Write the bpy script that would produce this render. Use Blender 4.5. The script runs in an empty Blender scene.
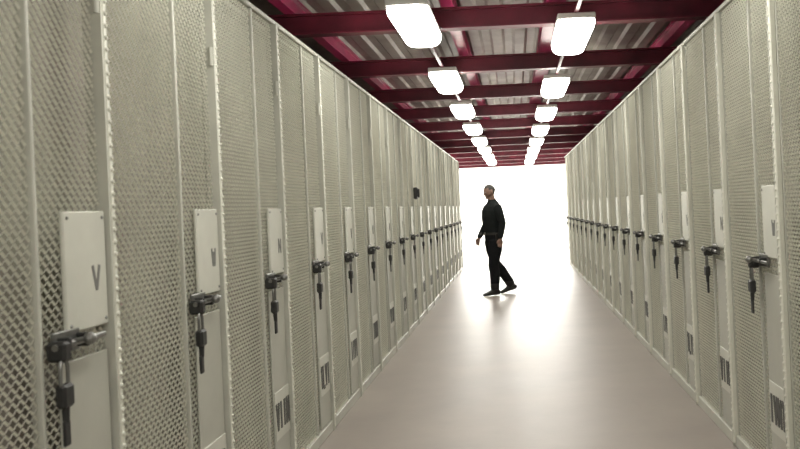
import bpy, math, random
from mathutils import Vector, Matrix
random.seed(3)
sc = bpy.context.scene
sc.view_settings.view_transform = 'Standard'
sc.view_settings.look = 'None'
sc.view_settings.exposure = 0.0

F=870.0; EYE=1.45; WL=1.30; WR=1.23; H=2.53; MOD=1.03
YB=-7.6; YE=20.35; ROOF_END=29.0; DECK=3.02

# ------------------------------------------------------------ materials
def mat(name, col, rough=0.6, metal=0.0, noise=0.0, scale=5.0, col2=None, bump=0.0, bscale=60.0, spec=0.5, rvar=0.0):
    m=bpy.data.materials.new(name); m.use_nodes=True
    nt=m.node_tree; b=nt.nodes['Principled BSDF']
    b.inputs['Roughness'].default_value=rough
    b.inputs['Metallic'].default_value=metal
    b.inputs['Specular IOR Level'].default_value=spec
    b.inputs['Base Color'].default_value=(*col,1)
    if noise>0 or col2 or rvar>0:
        geo=nt.nodes.new('ShaderNodeNewGeometry')
        n=nt.nodes.new('ShaderNodeTexNoise'); n.inputs['Scale'].default_value=scale
        n.inputs['Detail'].default_value=6; n.inputs['Roughness'].default_value=0.6
        nt.links.new(geo.outputs['Position'],n.inputs['Vector'])
        r=nt.nodes.new('ShaderNodeValToRGB')
        r.color_ramp.elements[0].position=0.32; r.color_ramp.elements[1].position=0.68
        c2=col2 if col2 else tuple(c*(1-noise) for c in col)
        r.color_ramp.elements[0].color=(*c2,1); r.color_ramp.elements[1].color=(*col,1)
        nt.links.new(n.outputs['Fac'],r.inputs['Fac'])
        nt.links.new(r.outputs['Color'],b.inputs['Base Color'])
        if rvar>0:
            mr=nt.nodes.new('ShaderNodeMapRange')
            mr.inputs['To Min'].default_value=rough-rvar; mr.inputs['To Max'].default_value=rough+rvar
            nt.links.new(n.outputs['Fac'],mr.inputs['Value'])
            nt.links.new(mr.outputs['Result'],b.inputs['Roughness'])
    if bump>0:
        n2=nt.nodes.new('ShaderNodeTexNoise'); n2.inputs['Scale'].default_value=bscale
        geo2=nt.nodes.new('ShaderNodeNewGeometry')
        nt.links.new(geo2.outputs['Position'],n2.inputs['Vector'])
        bp=nt.nodes.new('ShaderNodeBump'); bp.inputs['Strength'].default_value=bump; bp.inputs['Distance'].default_value=0.01
        nt.links.new(n2.outputs['Fac'],bp.inputs['Height']); nt.links.new(bp.outputs['Normal'],b.inputs['Normal'])
    return m
def emis(name,col,s):
    m=bpy.data.materials.new(name); m.use_nodes=True
    b=m.node_tree.nodes['Principled BSDF']
    b.inputs['Base Color'].default_value=(0.9,0.9,0.85,1)
    b.inputs['Emission Color'].default_value=(*col,1); b.inputs['Emission Strength'].default_value=s
    return m

M_back = mat('cell_backing_paint',(0.33,0.33,0.27),0.8,noise=0.25,scale=1.6,col2=(0.25,0.225,0.20))
M_mesh = mat('expanded_metal_paint',(0.84,0.84,0.74),0.45,noise=0.1,scale=3)
M_post = mat('frame_cream_paint',(0.74,0.74,0.65),0.45,noise=0.15,scale=4)
M_post2= mat('frame_grey_paint',(0.54,0.54,0.475),0.45,noise=0.15,scale=4)
M_panel= mat('door_panel_paint',(0.49,0.49,0.43),0.45,noise=0.15,scale=3)
M_plate= mat('sign_plate_paint',(0.62,0.62,0.55),0.4,noise=0.1,scale=6)
M_ink  = mat('sign_lettering_grey',(0.16,0.16,0.15),0.6)
M_ink2 = mat('sign_lettering_dark',(0.08,0.08,0.075),0.6)
M_iron = mat('lock_dark_steel',(0.045,0.045,0.045),0.45,metal=0.4,noise=0.3,scale=40)
M_steel= mat('bolt_worn_steel',(0.28,0.28,0.27),0.35,metal=0.8,noise=0.3,scale=40)
M_red  = mat('maroon_beam_paint',(0.19,0.022,0.042),0.4,noise=0.4,scale=3,col2=(0.08,0.012,0.022))
M_red2 = mat('crimson_purlin_paint',(0.60,0.045,0.17),0.3,noise=0.3,scale=2.5,col2=(0.32,0.02,0.08))
M_deck = mat('galvanised_roof_deck',(0.46,0.43,0.39),0.42,metal=0.2,noise=0.5,scale=1.3,col2=(0.22,0.15,0.145))
M_floor= mat('polished_concrete',(0.365,0.325,0.29),0.44,noise=0.2,scale=1.2,col2=(0.295,0.26,0.235),bump=0.06,bscale=25,spec=0.55,rvar=0.07)
M_wall = mat('outer_wall_paint',(0.40,0.38,0.33),0.8,noise=0.15,scale=2)
M_white= mat('whitewashed_wall',(0.85,0.85,0.80),0.8,noise=0.06,scale=0.8)
M_yard = mat('yard_concrete',(0.70,0.69,0.65),0.6,noise=0.1,scale=1.5)
M_house= mat('lamp_housing_white',(0.8,0.8,0.76),0.4)
M_lens = emis('lamp_diffuser',(1.0,0.975,0.885),18.5)

# ------------------------------------------------------------ mesh helpers
class MB:
    def __init__(s): s.v=[];s.f=[];s.m=[];s.mats=[]
    def mi(s,m):
        if m not in s.mats: s.mats.append(m)
        return s.mats.index(m)
    def box(s,x0,x1,y0,y1,z0,z1,m,bev=0.0):
        i=len(s.v); k=s.mi(m)
        if bev<=0:
            s.v+=[(x0,y0,z0),(x1,y0,z0),(x1,y1,z0),(x0,y1,z0),(x0,y0,z1),(x1,y0,z1),(x1,y1,z1),(x0,y1,z1)]
            fs=[(0,3,2,1),(4,5,6,7),(0,1,5,4),(1,2,6,5),(2,3,7,6),(3,0,4,7)]
        else:
            b=bev
            pts=[];idx={}
            for sx in (0,1):
                for sy in (0,1):
                    for sz in (0,1):
                        X=(x0,x1)[sx];Y=(y0,y1)[sy];Z=(z0,z1)[sz]
                        dx=b*(1-2*sx);dy=b*(1-2*sy);dz=b*(1-2*sz)
                        for a,p in enumerate([(X,Y+dy,Z+dz),(X+dx,Y,Z+dz),(X+dx,Y+dy,Z)]):
                            idx[(sx,sy,sz,a)]=len(pts);pts.append(p)
            s.v+=pts
            fs=[]
            g=lambda *q: idx[q]
            for t in (0,1):
                fs.append([g(t,0,0,0),g(t,1,0,0),g(t,1,1,0),g(t,0,1,0)])
                fs.append([g(0,t,0,1),g(1,t,0,1),g(1,t,1,1),g(0,t,1,1)])
                fs.append([g(0,0,t,2),g(1,0,t,2),g(1,1,t,2),g(0,1,t,2)])
            for p in (0,1):
                for q in (0,1):
                    fs.append([g(p,q,0,0),g(p,q,0,1),g(p,q,1,1),g(p,q,1,0)])
                    fs.append([g(p,0,q,0),g(p,0,q,2),g(p,1,q,2),g(p,1,q,0)])
                    fs.append([g(0,p,q,1),g(0,p,q,2),g(1,p,q,2),g(1,p,q,1)])
            for sx in (0,1):
                for sy in (0,1):
                    for sz in (0,1): fs.append([g(sx,sy,sz,0),g(sx,sy,sz,1),g(sx,sy,sz,2)])
        for f in fs: s.f.append([i+j for j in f]); s.m.append(k)
    def tube(s,pts,rad,m,n=12,ref=None):
        k=s.mi(m); base=len(s.v); P=[Vector(p) for p in pts]
        for j,p in enumerate(P):
            t=(P[min(j+1,len(P)-1)]-P[max(j-1,0)]).normalized()
            r=Vector(ref) if ref else (Vector((0,1,0)) if abs(t.y)<0.9 else Vector((1,0,0)))
            sd=(r-t*r.dot(t)).normalized(); nn=t.cross(sd)
            a,b=rad[j] if isinstance(rad[j],(tuple,list)) else (rad[j],rad[j])
            for q in range(n):
                an=2*math.pi*q/n
                s.v.append(tuple(p+sd*a*math.cos(an)+nn*b*math.sin(an)))
        for j in range(len(P)-1):
            for q in range(n):
                q2=(q+1)%n
                s.f.append([base+j*n+q,base+j*n+q2,base+(j+1)*n+q2,base+(j+1)*n+q]);s.m.append(k)
        s.f.append([base+q for q in reversed(range(n))]);s.m.append(k)
        e=base+(len(P)-1)*n
        s.f.append([e+q for q in range(n)]);s.m.append(k)
    def ell(s,c,r,m,nu=20,nv=14,rot=None,fn=None):
        k=s.mi(m);base=len(s.v);c=Vector(c)
        def put(x,y,z):
            p=Vector((x*r[0],y*r[1],z*r[2]))
            if fn: p=fn(p)
            if rot: p=rot@p
            s.v.append(tuple(c+p))
        put(0,0,1)
        for i in range(1,nv):
            ph=math.pi*i/nv
            for j in range(nu):
                th=2*math.pi*j/nu
                put(math.sin(ph)*math.cos(th),math.sin(ph)*math.sin(th),math.cos(ph))
        put(0,0,-1)
        for j in range(nu):
            s.f.append([base,base+1+j,base+1+(j+1)%nu]);s.m.append(k)
            for i in range(nv-2):
                a=base+1+i*nu
                s.f.append([a+j,a+nu+j,a+nu+(j+1)%nu,a+(j+1)%nu]);s.m.append(k)
            a=base+1+(nv-2)*nu
            s.f.append([a+j,len(s.v)-1,a+(j+1)%nu]);s.m.append(k)
    def quadbar(s,p0,p1,w,x0,x1,m):
        k=s.mi(m);i=len(s.v)
        d=Vector((p1[0]-p0[0],p1[1]-p0[1]));d.normalize();n=Vector((-d.y,d.x))*w/2
        c=[(p0[0]+n.x,p0[1]+n.y),(p0[0]-n.x,p0[1]-n.y),(p1[0]-n.x,p1[1]-n.y),(p1[0]+n.x,p1[1]+n.y)]
        for X in (x0,x1):
            for q in c: s.v.append((X,q[0],q[1]))
        for f in [(0,1,2,3),(7,6,5,4),(0,4,5,1),(1,5,6,2),(2,6,7,3),(3,7,4,0)]:
            s.f.append([i+j for j in f]);s.m.append(k)
    def mesh(s,name,smooth=False):
        me=bpy.data.meshes.new(name); me.from_pydata(s.v,[],s.f)
        for m in s.mats: me.materials.append(m)
        me.polygons.foreach_set('material_index',s.m)
        if smooth: me.polygons.foreach_set('use_smooth',[True]*len(me.polygons))
        me.update()
        import bmesh
        bm=bmesh.new();bm.from_mesh(me);bmesh.ops.recalc_face_normals(bm,faces=bm.faces);bm.to_mesh(me);bm.free()
        return me
def obj(name,me,loc=(0,0,0),rz=0,parent=None):
    o=bpy.data.objects.new(name,me); sc.collection.objects.link(o)
    o.location=loc; o.rotation_euler=(0,0,rz)
    if parent: o.parent=parent
    return o

# ------------------------------------------------------------ cell front module
def glyph(mb,ch,y,z,w,h,t,x0,x1,m,flip=1):
    st={'I':[((.5,0),(.5,1))],'V':[((0,1),(.5,0)),((.5,0),(1,1))],'N':[((0,0),(0,1)),((0,1),(1,0)),((1,0),(1,1))],
        'W':[((0,1),(.25,0)),((.25,0),(.5,.8)),((.5,.8),(.75,0)),((.75,0),(1,1))],'1':[((.5,0),(.5,1)),((.2,.75),(.5,1))],
        'L':[((0,1),(0,0)),((0,0),(1,0))]}[ch]
    for a,b in st:
        mb.quadbar((y+a[0]*w,z+a[1]*h),(y+b[0]*w,z+b[1]*h),t,x0,x1,m)

def cell_mesh(name,upper,lower):
    mb=MB()
    mb.box(-.115,-.10,0.0,1.03,.02,2.46,M_back)
    mb.box(-1.9,-.03,0.0,1.03,2.47,2.49,M_panel)
    mb.box(-1.9,-.115,0.0,.012,.0,2.47,M_back)
    mb.box(-.03,.02,0,1.03,0,.07,M_post2,.004)
    mb.box(-.03,.018,0,1.03,2.505,2.53,M_post2,.004)
    # posts
    mb.box(-.03,.030,.985,.992,.0,2.505,M_post2)
    mb.box(-.03,-.022,.985,1.03,.0,2.505,M_post2)
    mb.box(.0,.030,.998,1.026,.02,2.505,M_post,.005)
    mb.box(-.02,.012,.592,.608,.07,2.505,M_post2,.003)
    mb.box(-.02,.004,.0,.010,.07,2.505,M_post2,.002)
    # scalloped cut edge of the mesh sheet clamped beside the thick post
    z=.10
    while z<2.46:
        mb.tube([(.028,1.012,z),(.036,1.012,z)],[.010,.005],M_post,8)
        z+=.038
    # expanded metal
    k=mb.mi(M_mesh); sh=.0092; sw=.038; rows=int((2.50-.07)/(sh*2)); cols=int(round(1.03/(sw/2)))
    tw=.0029
    for r in range(rows+1):
        zc=.075+r*sh*2
        i0=len(mb.v)
        for c in range(cols+1):
            y=c*1.03/cols
            up=(sh*.84 if (c+r)%2 else -sh*.84)
            zz=zc+up
            mb.v.append((-.007,y,zz-tw)); mb.v.append((.000,y,zz+tw))
        for c in range(cols):
            a=i0+c*2
            mb.f.append([a,a+2,a+3,a+1]);mb.m.append(k)
    # door skin and sign plate
    mb.box(.002,.010,.69,.975,.08,1.06,M_panel,.002)
    mb.box(.004,.018,.725,.975,1.14,1.49,M_plate,.004)
    for (yy,zz) in [(.745,1.16),(.955,1.16),(.745,1.47),(.955,1.47)]:
        mb.tube([(.017,yy,zz),(.022,yy,zz)],[.006,.004],M_steel,8)
    glyph(mb,upper,.885,1.25,.042,.075,.013,.017,.0195,M_ink)
    # lower number sign
    mb.box(.009,.015,.70,.97,.28,.53,M_plate,.002)
    y=.715
    for ch in lower:
        glyph(mb,ch,y,.33,.045,.14,.024,.014,.018,M_ink2); y+=.064
    for zz in (.35,2.15):
        mb.tube([(.018,.982,zz-.04),(.018,.982,zz+.04)],[.009,.009],M_post2,10)
    return mb.mesh(name)
def latch_mesh(name,tilt):
    mb=MB()
    mb.box(.008,.020,.645,.79,1.09,1.155,M_steel,.004)
    mb.tube([(.045,.60,1.12),(.045,.88,1.12)],[.009,.009],M_steel,12)
    mb.box(.018,.056,.66,.675,1.10,1.14,M_iron,.004)
    mb.box(.018,.056,.765,.78,1.10,1.14,M_iron,.004)
    mb.tube([(.045,.71,1.125),(.080,.71,1.13)],[.007,.007],M_steel,10)
    mb.ell((.088,.71,1.13),(.018,.018,.018),M_steel,12,8)
    mb.box(.016,.070,.605,.645,1.08,1.135,M_iron,.008)
    pts=[]
    for i in range(13):
        a=math.pi*i/12
        pts.append((.055,.625+tilt*.3+.019*math.cos(a),1.055+.035*math.sin(a)))
    pts=[(.055,pts[0][1],1.01)]+pts+[(.055,pts[-1][1],1.01)]
    mb.tube(pts,[.0055]*len(pts),M_steel,8,ref=(1,0,0))
    t=tilt
    mb.box(.040,.070,.597+t*.4,.653+t*.4,.955,1.02,M_iron,.008)
    mb.tube([(.055,.625+t*.4,.96),(.055,.625+t*.7,.915)],[.011,.009],M_iron,10)
    mb.box(.050,.060,.609+t,.641+t,.85,.92,M_iron,.004)
    return mb.mesh(name)
variants=[cell_mesh('cell_front_mesh_a','V','IIVI'),cell_mesh('cell_front_mesh_b','W','IVN1'),
          cell_mesh('cell_front_mesh_c','N','VIIN'),cell_mesh('cell_front_mesh_d','V','1LVI')]
latches=[latch_mesh('bolt_padlock_mesh_a',0.0),latch_mesh('bolt_padlock_mesh_b',.012),latch_mesh('bolt_padlock_mesh_c',-.01)]
def place(x,y,rz,k):
    o=obj('mesh_cell_front',variants[k%4],(x,y,0),rz)
    l=obj('bolt_padlock',latches[(k*5+1)%3],parent=o)
    return o
for k in range(-8,18): place(-WL,1.74+MOD*k,0,k+40)
for k in range(-11,16): place(WR,5.005+MOD*k,math.pi,k+41)
# small dark telephone on a left post
mb=MB()
mb.box(0,.05,-.05,.05,1.58,1.73,M_iron,.012); mb.box(.05,.075,-.03,-.005,1.60,1.71,M_iron,.008)
mb.tube([(.045,.02,1.68),(.056,.02,1.68)],[.016,.014],M_steel,12)
obj('wall_telephone',mb.mesh('wall_telephone'),(-WL+.031,1.74+MOD*8+1.01,0))

# ------------------------------------------------------------ shell
def simple(name,parts,m):
    mb=MB()
    for p in parts: mb.box(*p,m)
    return obj(name,mb.mesh(name))
simple('floor',[(-3.4,3.4,YB,ROOF_END,-.15,0)],M_floor)
simple('yard_ground',[(-40,40,ROOF_END,60,-.2,-.02),(-40,-3.4,20.4,ROOF_END,-.2,-.02),(3.4,40,20.4,ROOF_END,-.2,-.02)],M_yard)
simple('wall_left',[(-3.5,-3.32,YB,YE,0,DECK)],M_wall)
simple('wall_right',[(3.25,3.43,YB,YE,0,DECK)],M_wall)
simple('wall_back',[(-3.5,3.43,YB-.2,YB,0,DECK)],M_wall)
mb=MB()
mb.box(-14,14,36,36.3,-.05,3.1,M_white)
mb.box(-14.1,14.1,35.9,36.4,3.1,3.2,M_panel)
obj('wall_far',mb.mesh('wall_far'))
mb=MB(); k=mb.mi(M_deck)
prof=[];x=-3.5
while x<3.5:
    for dx,z in ((0,0),(.09,0),(.115,.025),(.185,.025),(.21,0)):
        if x+dx<=3.5: prof.append((x+dx,DECK+z))
    x+=.21
prof=[p for j,p in enumerate(prof) if j==0 or p[0]>prof[j-1][0]+1e-4]
for Y in (YB,ROOF_END):
    for p in prof: mb.v.append((p[0],Y,p[1]))
n=len(prof)
for j in range(n-1): mb.f.append([j,j+1,n+j+1,n+j]);mb.m.append(k)
mb.box(-3.5,3.5,YB,ROOF_END,DECK+.06,DECK+.12,M_wall)
obj('ceiling',mb.mesh('ceiling'))
def ibeam_x(mb,y,z0,h,w,m,x0=-3.32,x1=3.25):
    mb.box(x0,x1,y-w/2,y+w/2,z0,z0+.014,m); mb.box(x0,x1,y-w/2,y+w/2,z0+h-.014,z0+h,m)
    mb.box(x0,x1,y-.007,y+.007,z0+.014,z0+h-.014,m)
def ibeam_y(mb,x,z0,h,w,m,y0=YB,y1=ROOF_END):
    mb.box(x-w/2,x+w/2,y0,y1,z0,z0+.014,m); mb.box(x-w/2,x+w/2,y0,y1,z0+h-.014,z0+h,m)
    mb.box(x-.007,x+.007,y0,y1,z0+.014,z0+h-.014,m)
y=6.3-2.05*6
while y<ROOF_END:
    mb=MB(); ibeam_x(mb,y,2.74,.15,.12,M_red); obj('ceiling_cross_beam',mb.mesh('ceiling_cross_beam')); y+=2.05
for xx,w in ((.36,.14),(-.42,.09),(-1.55,.08),(1.5,.08)):
    mb=MB(); ibeam_y(mb,xx,2.89,.125,w,M_red2); obj('ceiling_purlin',mb.mesh('ceiling_purlin'))
for xx in (-.60,.47):
    mb=MB(); mb.box(xx-.012,xx+.012,-5.9,26.5,2.72,2.74,M_red); obj('lamp_mounting_channel',mb.mesh('lamp_mounting_channel'))
for xx in (-3.2,3.15):
    for yy in (24.75,28.7):
        mb=MB(); mb.box(xx-.06,xx+.06,yy-.06,yy+.06,0,2.74,M_red); mb.box(xx-.12,xx+.12,yy-.12,yy+.12,0,.02,M_red)
        obj('roof_column',mb.mesh('roof_column'))

# ------------------------------------------------------------ lamps
def lamp_mesh():
    mb=MB(); L=1.05
    mb.box(-.128,.128,-L/2-.005,L/2+.005,.075,.115,M_house,.006)
    k=mb.mi(M_lens); base=len(mb.v); N=12
    secs=[(-L/2+.0,.60,.35),(-L/2+.015,.84,.72),(-L/2+.05,.96,.93),(-L/2+.09,1,1)]
    secs=secs+[(-a,b,c) for a,b,c in reversed(secs)]
    for (Y,sx,sz) in secs:
        for i in range(N+1):
            a=math.pi*i/N
            px=-.130*math.copysign(abs(math.cos(a))**.6,math.cos(a))*sx
            pz=.078-.083*(max(0,math.sin(a))**.7)*sz
            mb.v.append((px,Y,pz))
    for j in range(len(secs)-1):
        for i in range(N):
            a=base+j*(N+1)+i; b=a+N+1
            mb.f.append([a,a+1,b+1,b]);mb.m.append(k)
    mb.f.append([base+i for i in range(N+1)]);mb.m.append(k)
    e=base+(len(secs)-1)*(N+1)
    mb.f.append([e+i for i in range(N+1)]);mb.m.append(k)
    return mb.mesh('fluorescent_lamp')
LM=lamp_mesh()
for k in range(-4,8): obj('fluorescent_lamp',LM,(-.60,5.75+2.6*k,2.604))
for k in range(-4,8): obj('fluorescent_lamp',LM,(.47,6.50+2.6*k if k!=0 else 6.35,2.604))

# ------------------------------------------------------------ guard
M_cloth=mat('dark_uniform_cloth',(0.013,0.016,0.016),0.9,noise=0.3,scale=14,bump=0.25,bscale=18,spec=.2)
M_trous=mat('dark_trouser_cloth',(0.010,0.011,0.013),0.9,noise=0.3,scale=14,bump=0.25,bscale=18,spec=.2)
M_skin =mat('skin',(0.26,0.155,0.115),0.55,noise=0.1,scale=20)
M_hair =mat('cropped_dark_hair',(0.04,0.036,0.032),0.7,bump=0.4,bscale=200)
M_boot =mat('black_boot_leather',(0.010,0.010,0.010),0.35)
M_belt =mat('belt_leather',(0.02,0.018,0.015),0.4)
def P(f,l,u): return Vector((-f,-l,u))
g=MB(); X=M_cloth
SIDE=(0,1,0)
tz=[(.0,.80,.11,.10),(.0,.88,.178,.130),(.0,.96,.186,.138),(.008,1.06,.182,.140),(.015,1.14,.186,.146),(.018,1.26,.202,.156),(.01,1.36,.214,.156),(-.005,1.43,.200,.136),(-.01,1.49,.138,.102),(-.005,1.535,.080,.078)]
g.tube([P(f,0,u) for f,u,_,_ in tz],[(a,b) for _,_,a,b in tz],X,28,ref=SIDE)
g.tube([P(-.005,0,1.48),P(.0,0,1.54),P(.018,0,1.62)],[(.066,.066),(.060,.063),(.055,.060)],X,18,ref=SIDE)
def leg(l,hip,knee,ank,toe_dir):
    a,b,c=[P(*q) for q in (hip,knee,ank)]
    pts=[a+Vector((0,0,.04)),a,a.lerp(b,.35),a.lerp(b,.75),b,b.lerp(c,.3)+P(-.018,0,0),b.lerp(c,.65)+P(-.01,0,0),b.lerp(c,.9),c+Vector((0,0,-.01))]
    g.tube(pts,[(.085,.095),(.100,.118),(.100,.115),(.086,.096),(.078,.088),(.078,.088),(.073,.080),(.070,.077),(.066,.072)],X,18,ref=SIDE)
leg(1,(0,.10,.88),(.07,.105,.49),(.06,.11,.11),0)
leg(-1,(0,-.10,.88),(-.06,-.105,.50),(-.33,-.11,.14),0)
def boot(f,l,u,pitch):
    R=Matrix.Rotation(pitch,3,'Y')
    o=P(f,l,u)
    def Q(a,b,c): return o+R@P(a,b,c)
    g.tube([Q(0,0,.10),Q(0,0,.03),Q(0,0,-.03)],[(.047,.052),(.046,.054),(.044,.052)],X,16,ref=SIDE)
    g.tube([Q(-.085,0,-.065),Q(-.055,0,-.05),Q(.0,0,-.04),(Q(.08,0,-.052)),Q(.14,0,-.066),Q(.19,0,-.074),Q(.215,0,-.082)],
           [(.024,.030),(.040,.048),(.045,.058),(.046,.045),(.050,.034),(.044,.026),(.024,.016)],X,18,ref=SIDE)
boot(.06,.11,.105,0)
boot(-.33,-.11,.138,-.20)
def arm(sh,el,wr):
    a,b,c=[P(*q) for q in (sh,el,wr)]
    inner=P(sh[0],sh[1]*.55,sh[2]+.015)
    g.tube([inner,a,a.lerp(b,.25),a.lerp(b,.7),b,b.lerp(c,.25),b.lerp(c,.7),c],
           [(.060,.065),(.070,.072),(.068,.074),(.062,.064),(.056,.058),(.056,.058),(.048,.050),(.038,.040)],X,16,ref=(1,.2,0))
def hand(wr,dirv,side_out,palm_n):
    w=Vector(wr); d=Vector(dirv).normalized(); s=Vector(side_out);s=(s-d*s.dot(d)).normalized(); n=Vector(palm_n);n=(n-d*n.dot(d)-s*n.dot(s)).normalized()
    g.tube([w-d*.03,w,w+d*.03,w+d*.065,w+d*.09],[(.025,.020),(.026,.018),(.036,.016),(.041,.015),(.038,.012)],X,14,ref=tuple(s))
    Ls=[.072,.080,.074,.058]
    for i,L in enumerate(Ls):
        off=(.033-.022*i)
        p=w+d*.080+s*off
        dd=d+s*(.10-.07*i)
        pts=[p-d*.015,p]; ang=.15
        q=p.copy()
        for j,fr in enumerate((.45,.30,.25)):
            ang+=.28
            q=q+(dd.normalized()*math.cos(ang)+n*math.sin(ang))*L*fr
            pts.append(q.copy())
        g.tube(pts,[.0092,.0092,.0085,.0078,.0060],X,10,ref=tuple(s))
    p=w+d*.025+s*.024
    g.tube([p-s*.012,p+s*.012+d*.012,p+s*.030+d*.036+n*.010,p+s*.034+d*.060+n*.02],[.013,.012,.0105,.007],X,10,ref=tuple(n))
lw=(.0,.265,.925); rw=(.17,-.205,.94)
arm((-.01,.195,1.42),(-.06,.255,1.17),lw)
arm((.0,-.195,1.42),(-.01,-.260,1.18),rw)
hand(P(*lw),P(.10,.0,-1),P(1,0,0),P(0,-1,0)*-1)
hand(P(*rw),P(.35,.02,-.94),P(1,0.2,.3),P(0,1,0))
def headfn(p):
    x,y,z=p
    if z<0:
        t=min(1,-z/.115); y*=1-.30*t*t
        if x>0: x*=1-.45*t
        else: x*=1-.05*t
    else:
        if x>0: x*=1.06
    return Vector((x,y,z))
HC=P(.035,0,1.690); HR=Matrix.Rotation(-.24,3,'Y')
g.ell(HC,(.100,.079,.118),X,32,24,rot=HR,fn=headfn)
def Hh(f,l,u): return HC+HR@P(f,l,u)
g.tube([Hh(.088,0,.018),Hh(.103,0,-.012),Hh(.113,0,-.030),Hh(.092,0,-.038)],[(.009,.008),(.011,.010),(.015,.011),(.012,.008)],X,12,ref=SIDE)
g.tube([Hh(.078,-.035,.026),Hh(.092,0,.030),Hh(.078,.035,.026)],[.009,.011,.009],X,10,ref=(0,0,1))
g.tube([Hh(.080,-.020,-.062),Hh(.094,0,-.060),Hh(.080,.020,-.062)],[.006,.009,.006],X,10,ref=(0,0,1))
g.tube([Hh(.080,-.018,-.074),Hh(.092,0,-.075),Hh(.080,.018,-.074)],[.006,.009,.006],X,10,ref=(0,0,1))
g.ell(Hh(.076,0,-.098),(.018,.022,.016),X,12,8)
for s in (-1,1):
    g.ell(Hh(-.005,s*.080,-.008),(.019,.009,.032),X,12,10)
raw=obj('guard_raw',g.mesh('guard_raw'))
md=raw.modifiers.new('r','REMESH'); md.mode='VOXEL'; md.voxel_size=.0062; md.use_smooth_shade=True
ms=raw.modifiers.new('s','SMOOTH'); ms.factor=.5; ms.iterations=3
bpy.context.view_layer.update()
dg=bpy.context.evaluated_depsgraph_get()
me=bpy.data.meshes.new_from_object(raw.evaluated_get(dg)); me.name='guard_body'
bpy.data.objects.remove(raw)
me.materials.clear()
for m in (M_cloth,M_trous,M_skin,M_hair,M_boot,M_belt): me.materials.append(m)
Hinv=HR.inverted()
for p in me.polygons:
    c=p.center; k=0; f=-c.x; l=-c.y; u=c.z
    p.use_smooth=True
    if u<.20: k=4
    elif u<.98: k=1
    if .985<u<1.025 and abs(l)<.195: k=5
    if abs(l)>.205 and u<.98 and u>.6: k=0
    if l>.205 and u<.925 and u>.6: k=2
    if l<-.13 and f>.14 and u<.94 and u>.6: k=2
    if u>1.545:
        k=2
        q=Hinv@(c-HC); hf=-q.x; hz=q.z
        if hz>.068 or (hf<-.012 and hz>-.045) or (hf<.03 and hz>.03): 
            if not (abs(q.y)>.074 and hz<.03 and hf>-.03): k=3
    p.material_index=k
gx,gy=-.375,14.2
guard=bpy.data.objects.new('security_guard',None); sc.collection.objects.link(guard)
body=obj('body',me,parent=guard)
e=MB(); M_eye=mat('eye_white',(.6,.58,.55),.3); M_iris=mat('iris_dark',(.02,.012,.01),.2)
for s in (-1,1):
    e.ell(Hh(.082,s*.030,.008),(.0105,.0125,.008),M_eye,14,10)
    e.ell(Hh(.090,s*.030,.008),(.004,.0055,.0055),M_iris,10,8)
obj('eyes',e.mesh('eyes',True),parent=guard)
b=MB()
b.tube([P(-.004,0,1.515),P(.0,0,1.56)],[(.080,.078),(.070,.070)],M_cloth,24,ref=SIDE)
obj('collar',b.mesh('collar',True),parent=guard)
b=MB(); b.box(-.05,.04,-.222,-.178,.90,1.01,M_belt,.01); b.box(-.160,-.138,-.025,.025,.985,1.03,M_steel,.004)
obj('belt_pouch',b.mesh('belt_pouch'),parent=guard)
mz=min(v.co.z for v in me.vertices)
guard.location=(gx,gy,-mz); guard.rotation_euler=(0,0,math.radians(25))

# ------------------------------------------------------------ light
w=bpy.data.worlds.new('World'); sc.world=w; w.use_nodes=True
bg=w.node_tree.nodes['Background']; bg.inputs['Color'].default_value=(1,.995,.94,1); bg.inputs['Strength'].default_value=6.5
sd=bpy.data.lights.new('sun','SUN'); sd.energy=9; sd.angle=.40; sd.color=(1,.98,.92)
so=bpy.data.objects.new('sun',sd); sc.collection.objects.link(so)
so.rotation_euler=Vector((.12,1.0,.19)).to_track_quat('Z','Y').to_euler()

# ------------------------------------------------------------ camera
cd=bpy.data.cameras.new('camera'); cam=bpy.data.objects.new('camera',cd); sc.collection.objects.link(cam)
cd.sensor_fit='HORIZONTAL'; cd.sensor_width=36; cd.lens=F/800*36
cd.shift_x=-115/800; cd.shift_y=-19.5/800; cd.clip_start=.05; cd.clip_end=200
cd.dof.use_dof=True; cd.dof.focus_distance=8.0; cd.dof.aperture_fstop=5.0
cam.matrix_world=Matrix.Translation((0,0,EYE))@Matrix.Rotation(math.radians(90),4,'X')@Matrix.Rotation(math.radians(-2.6),4,'Z')
sc.camera=cam
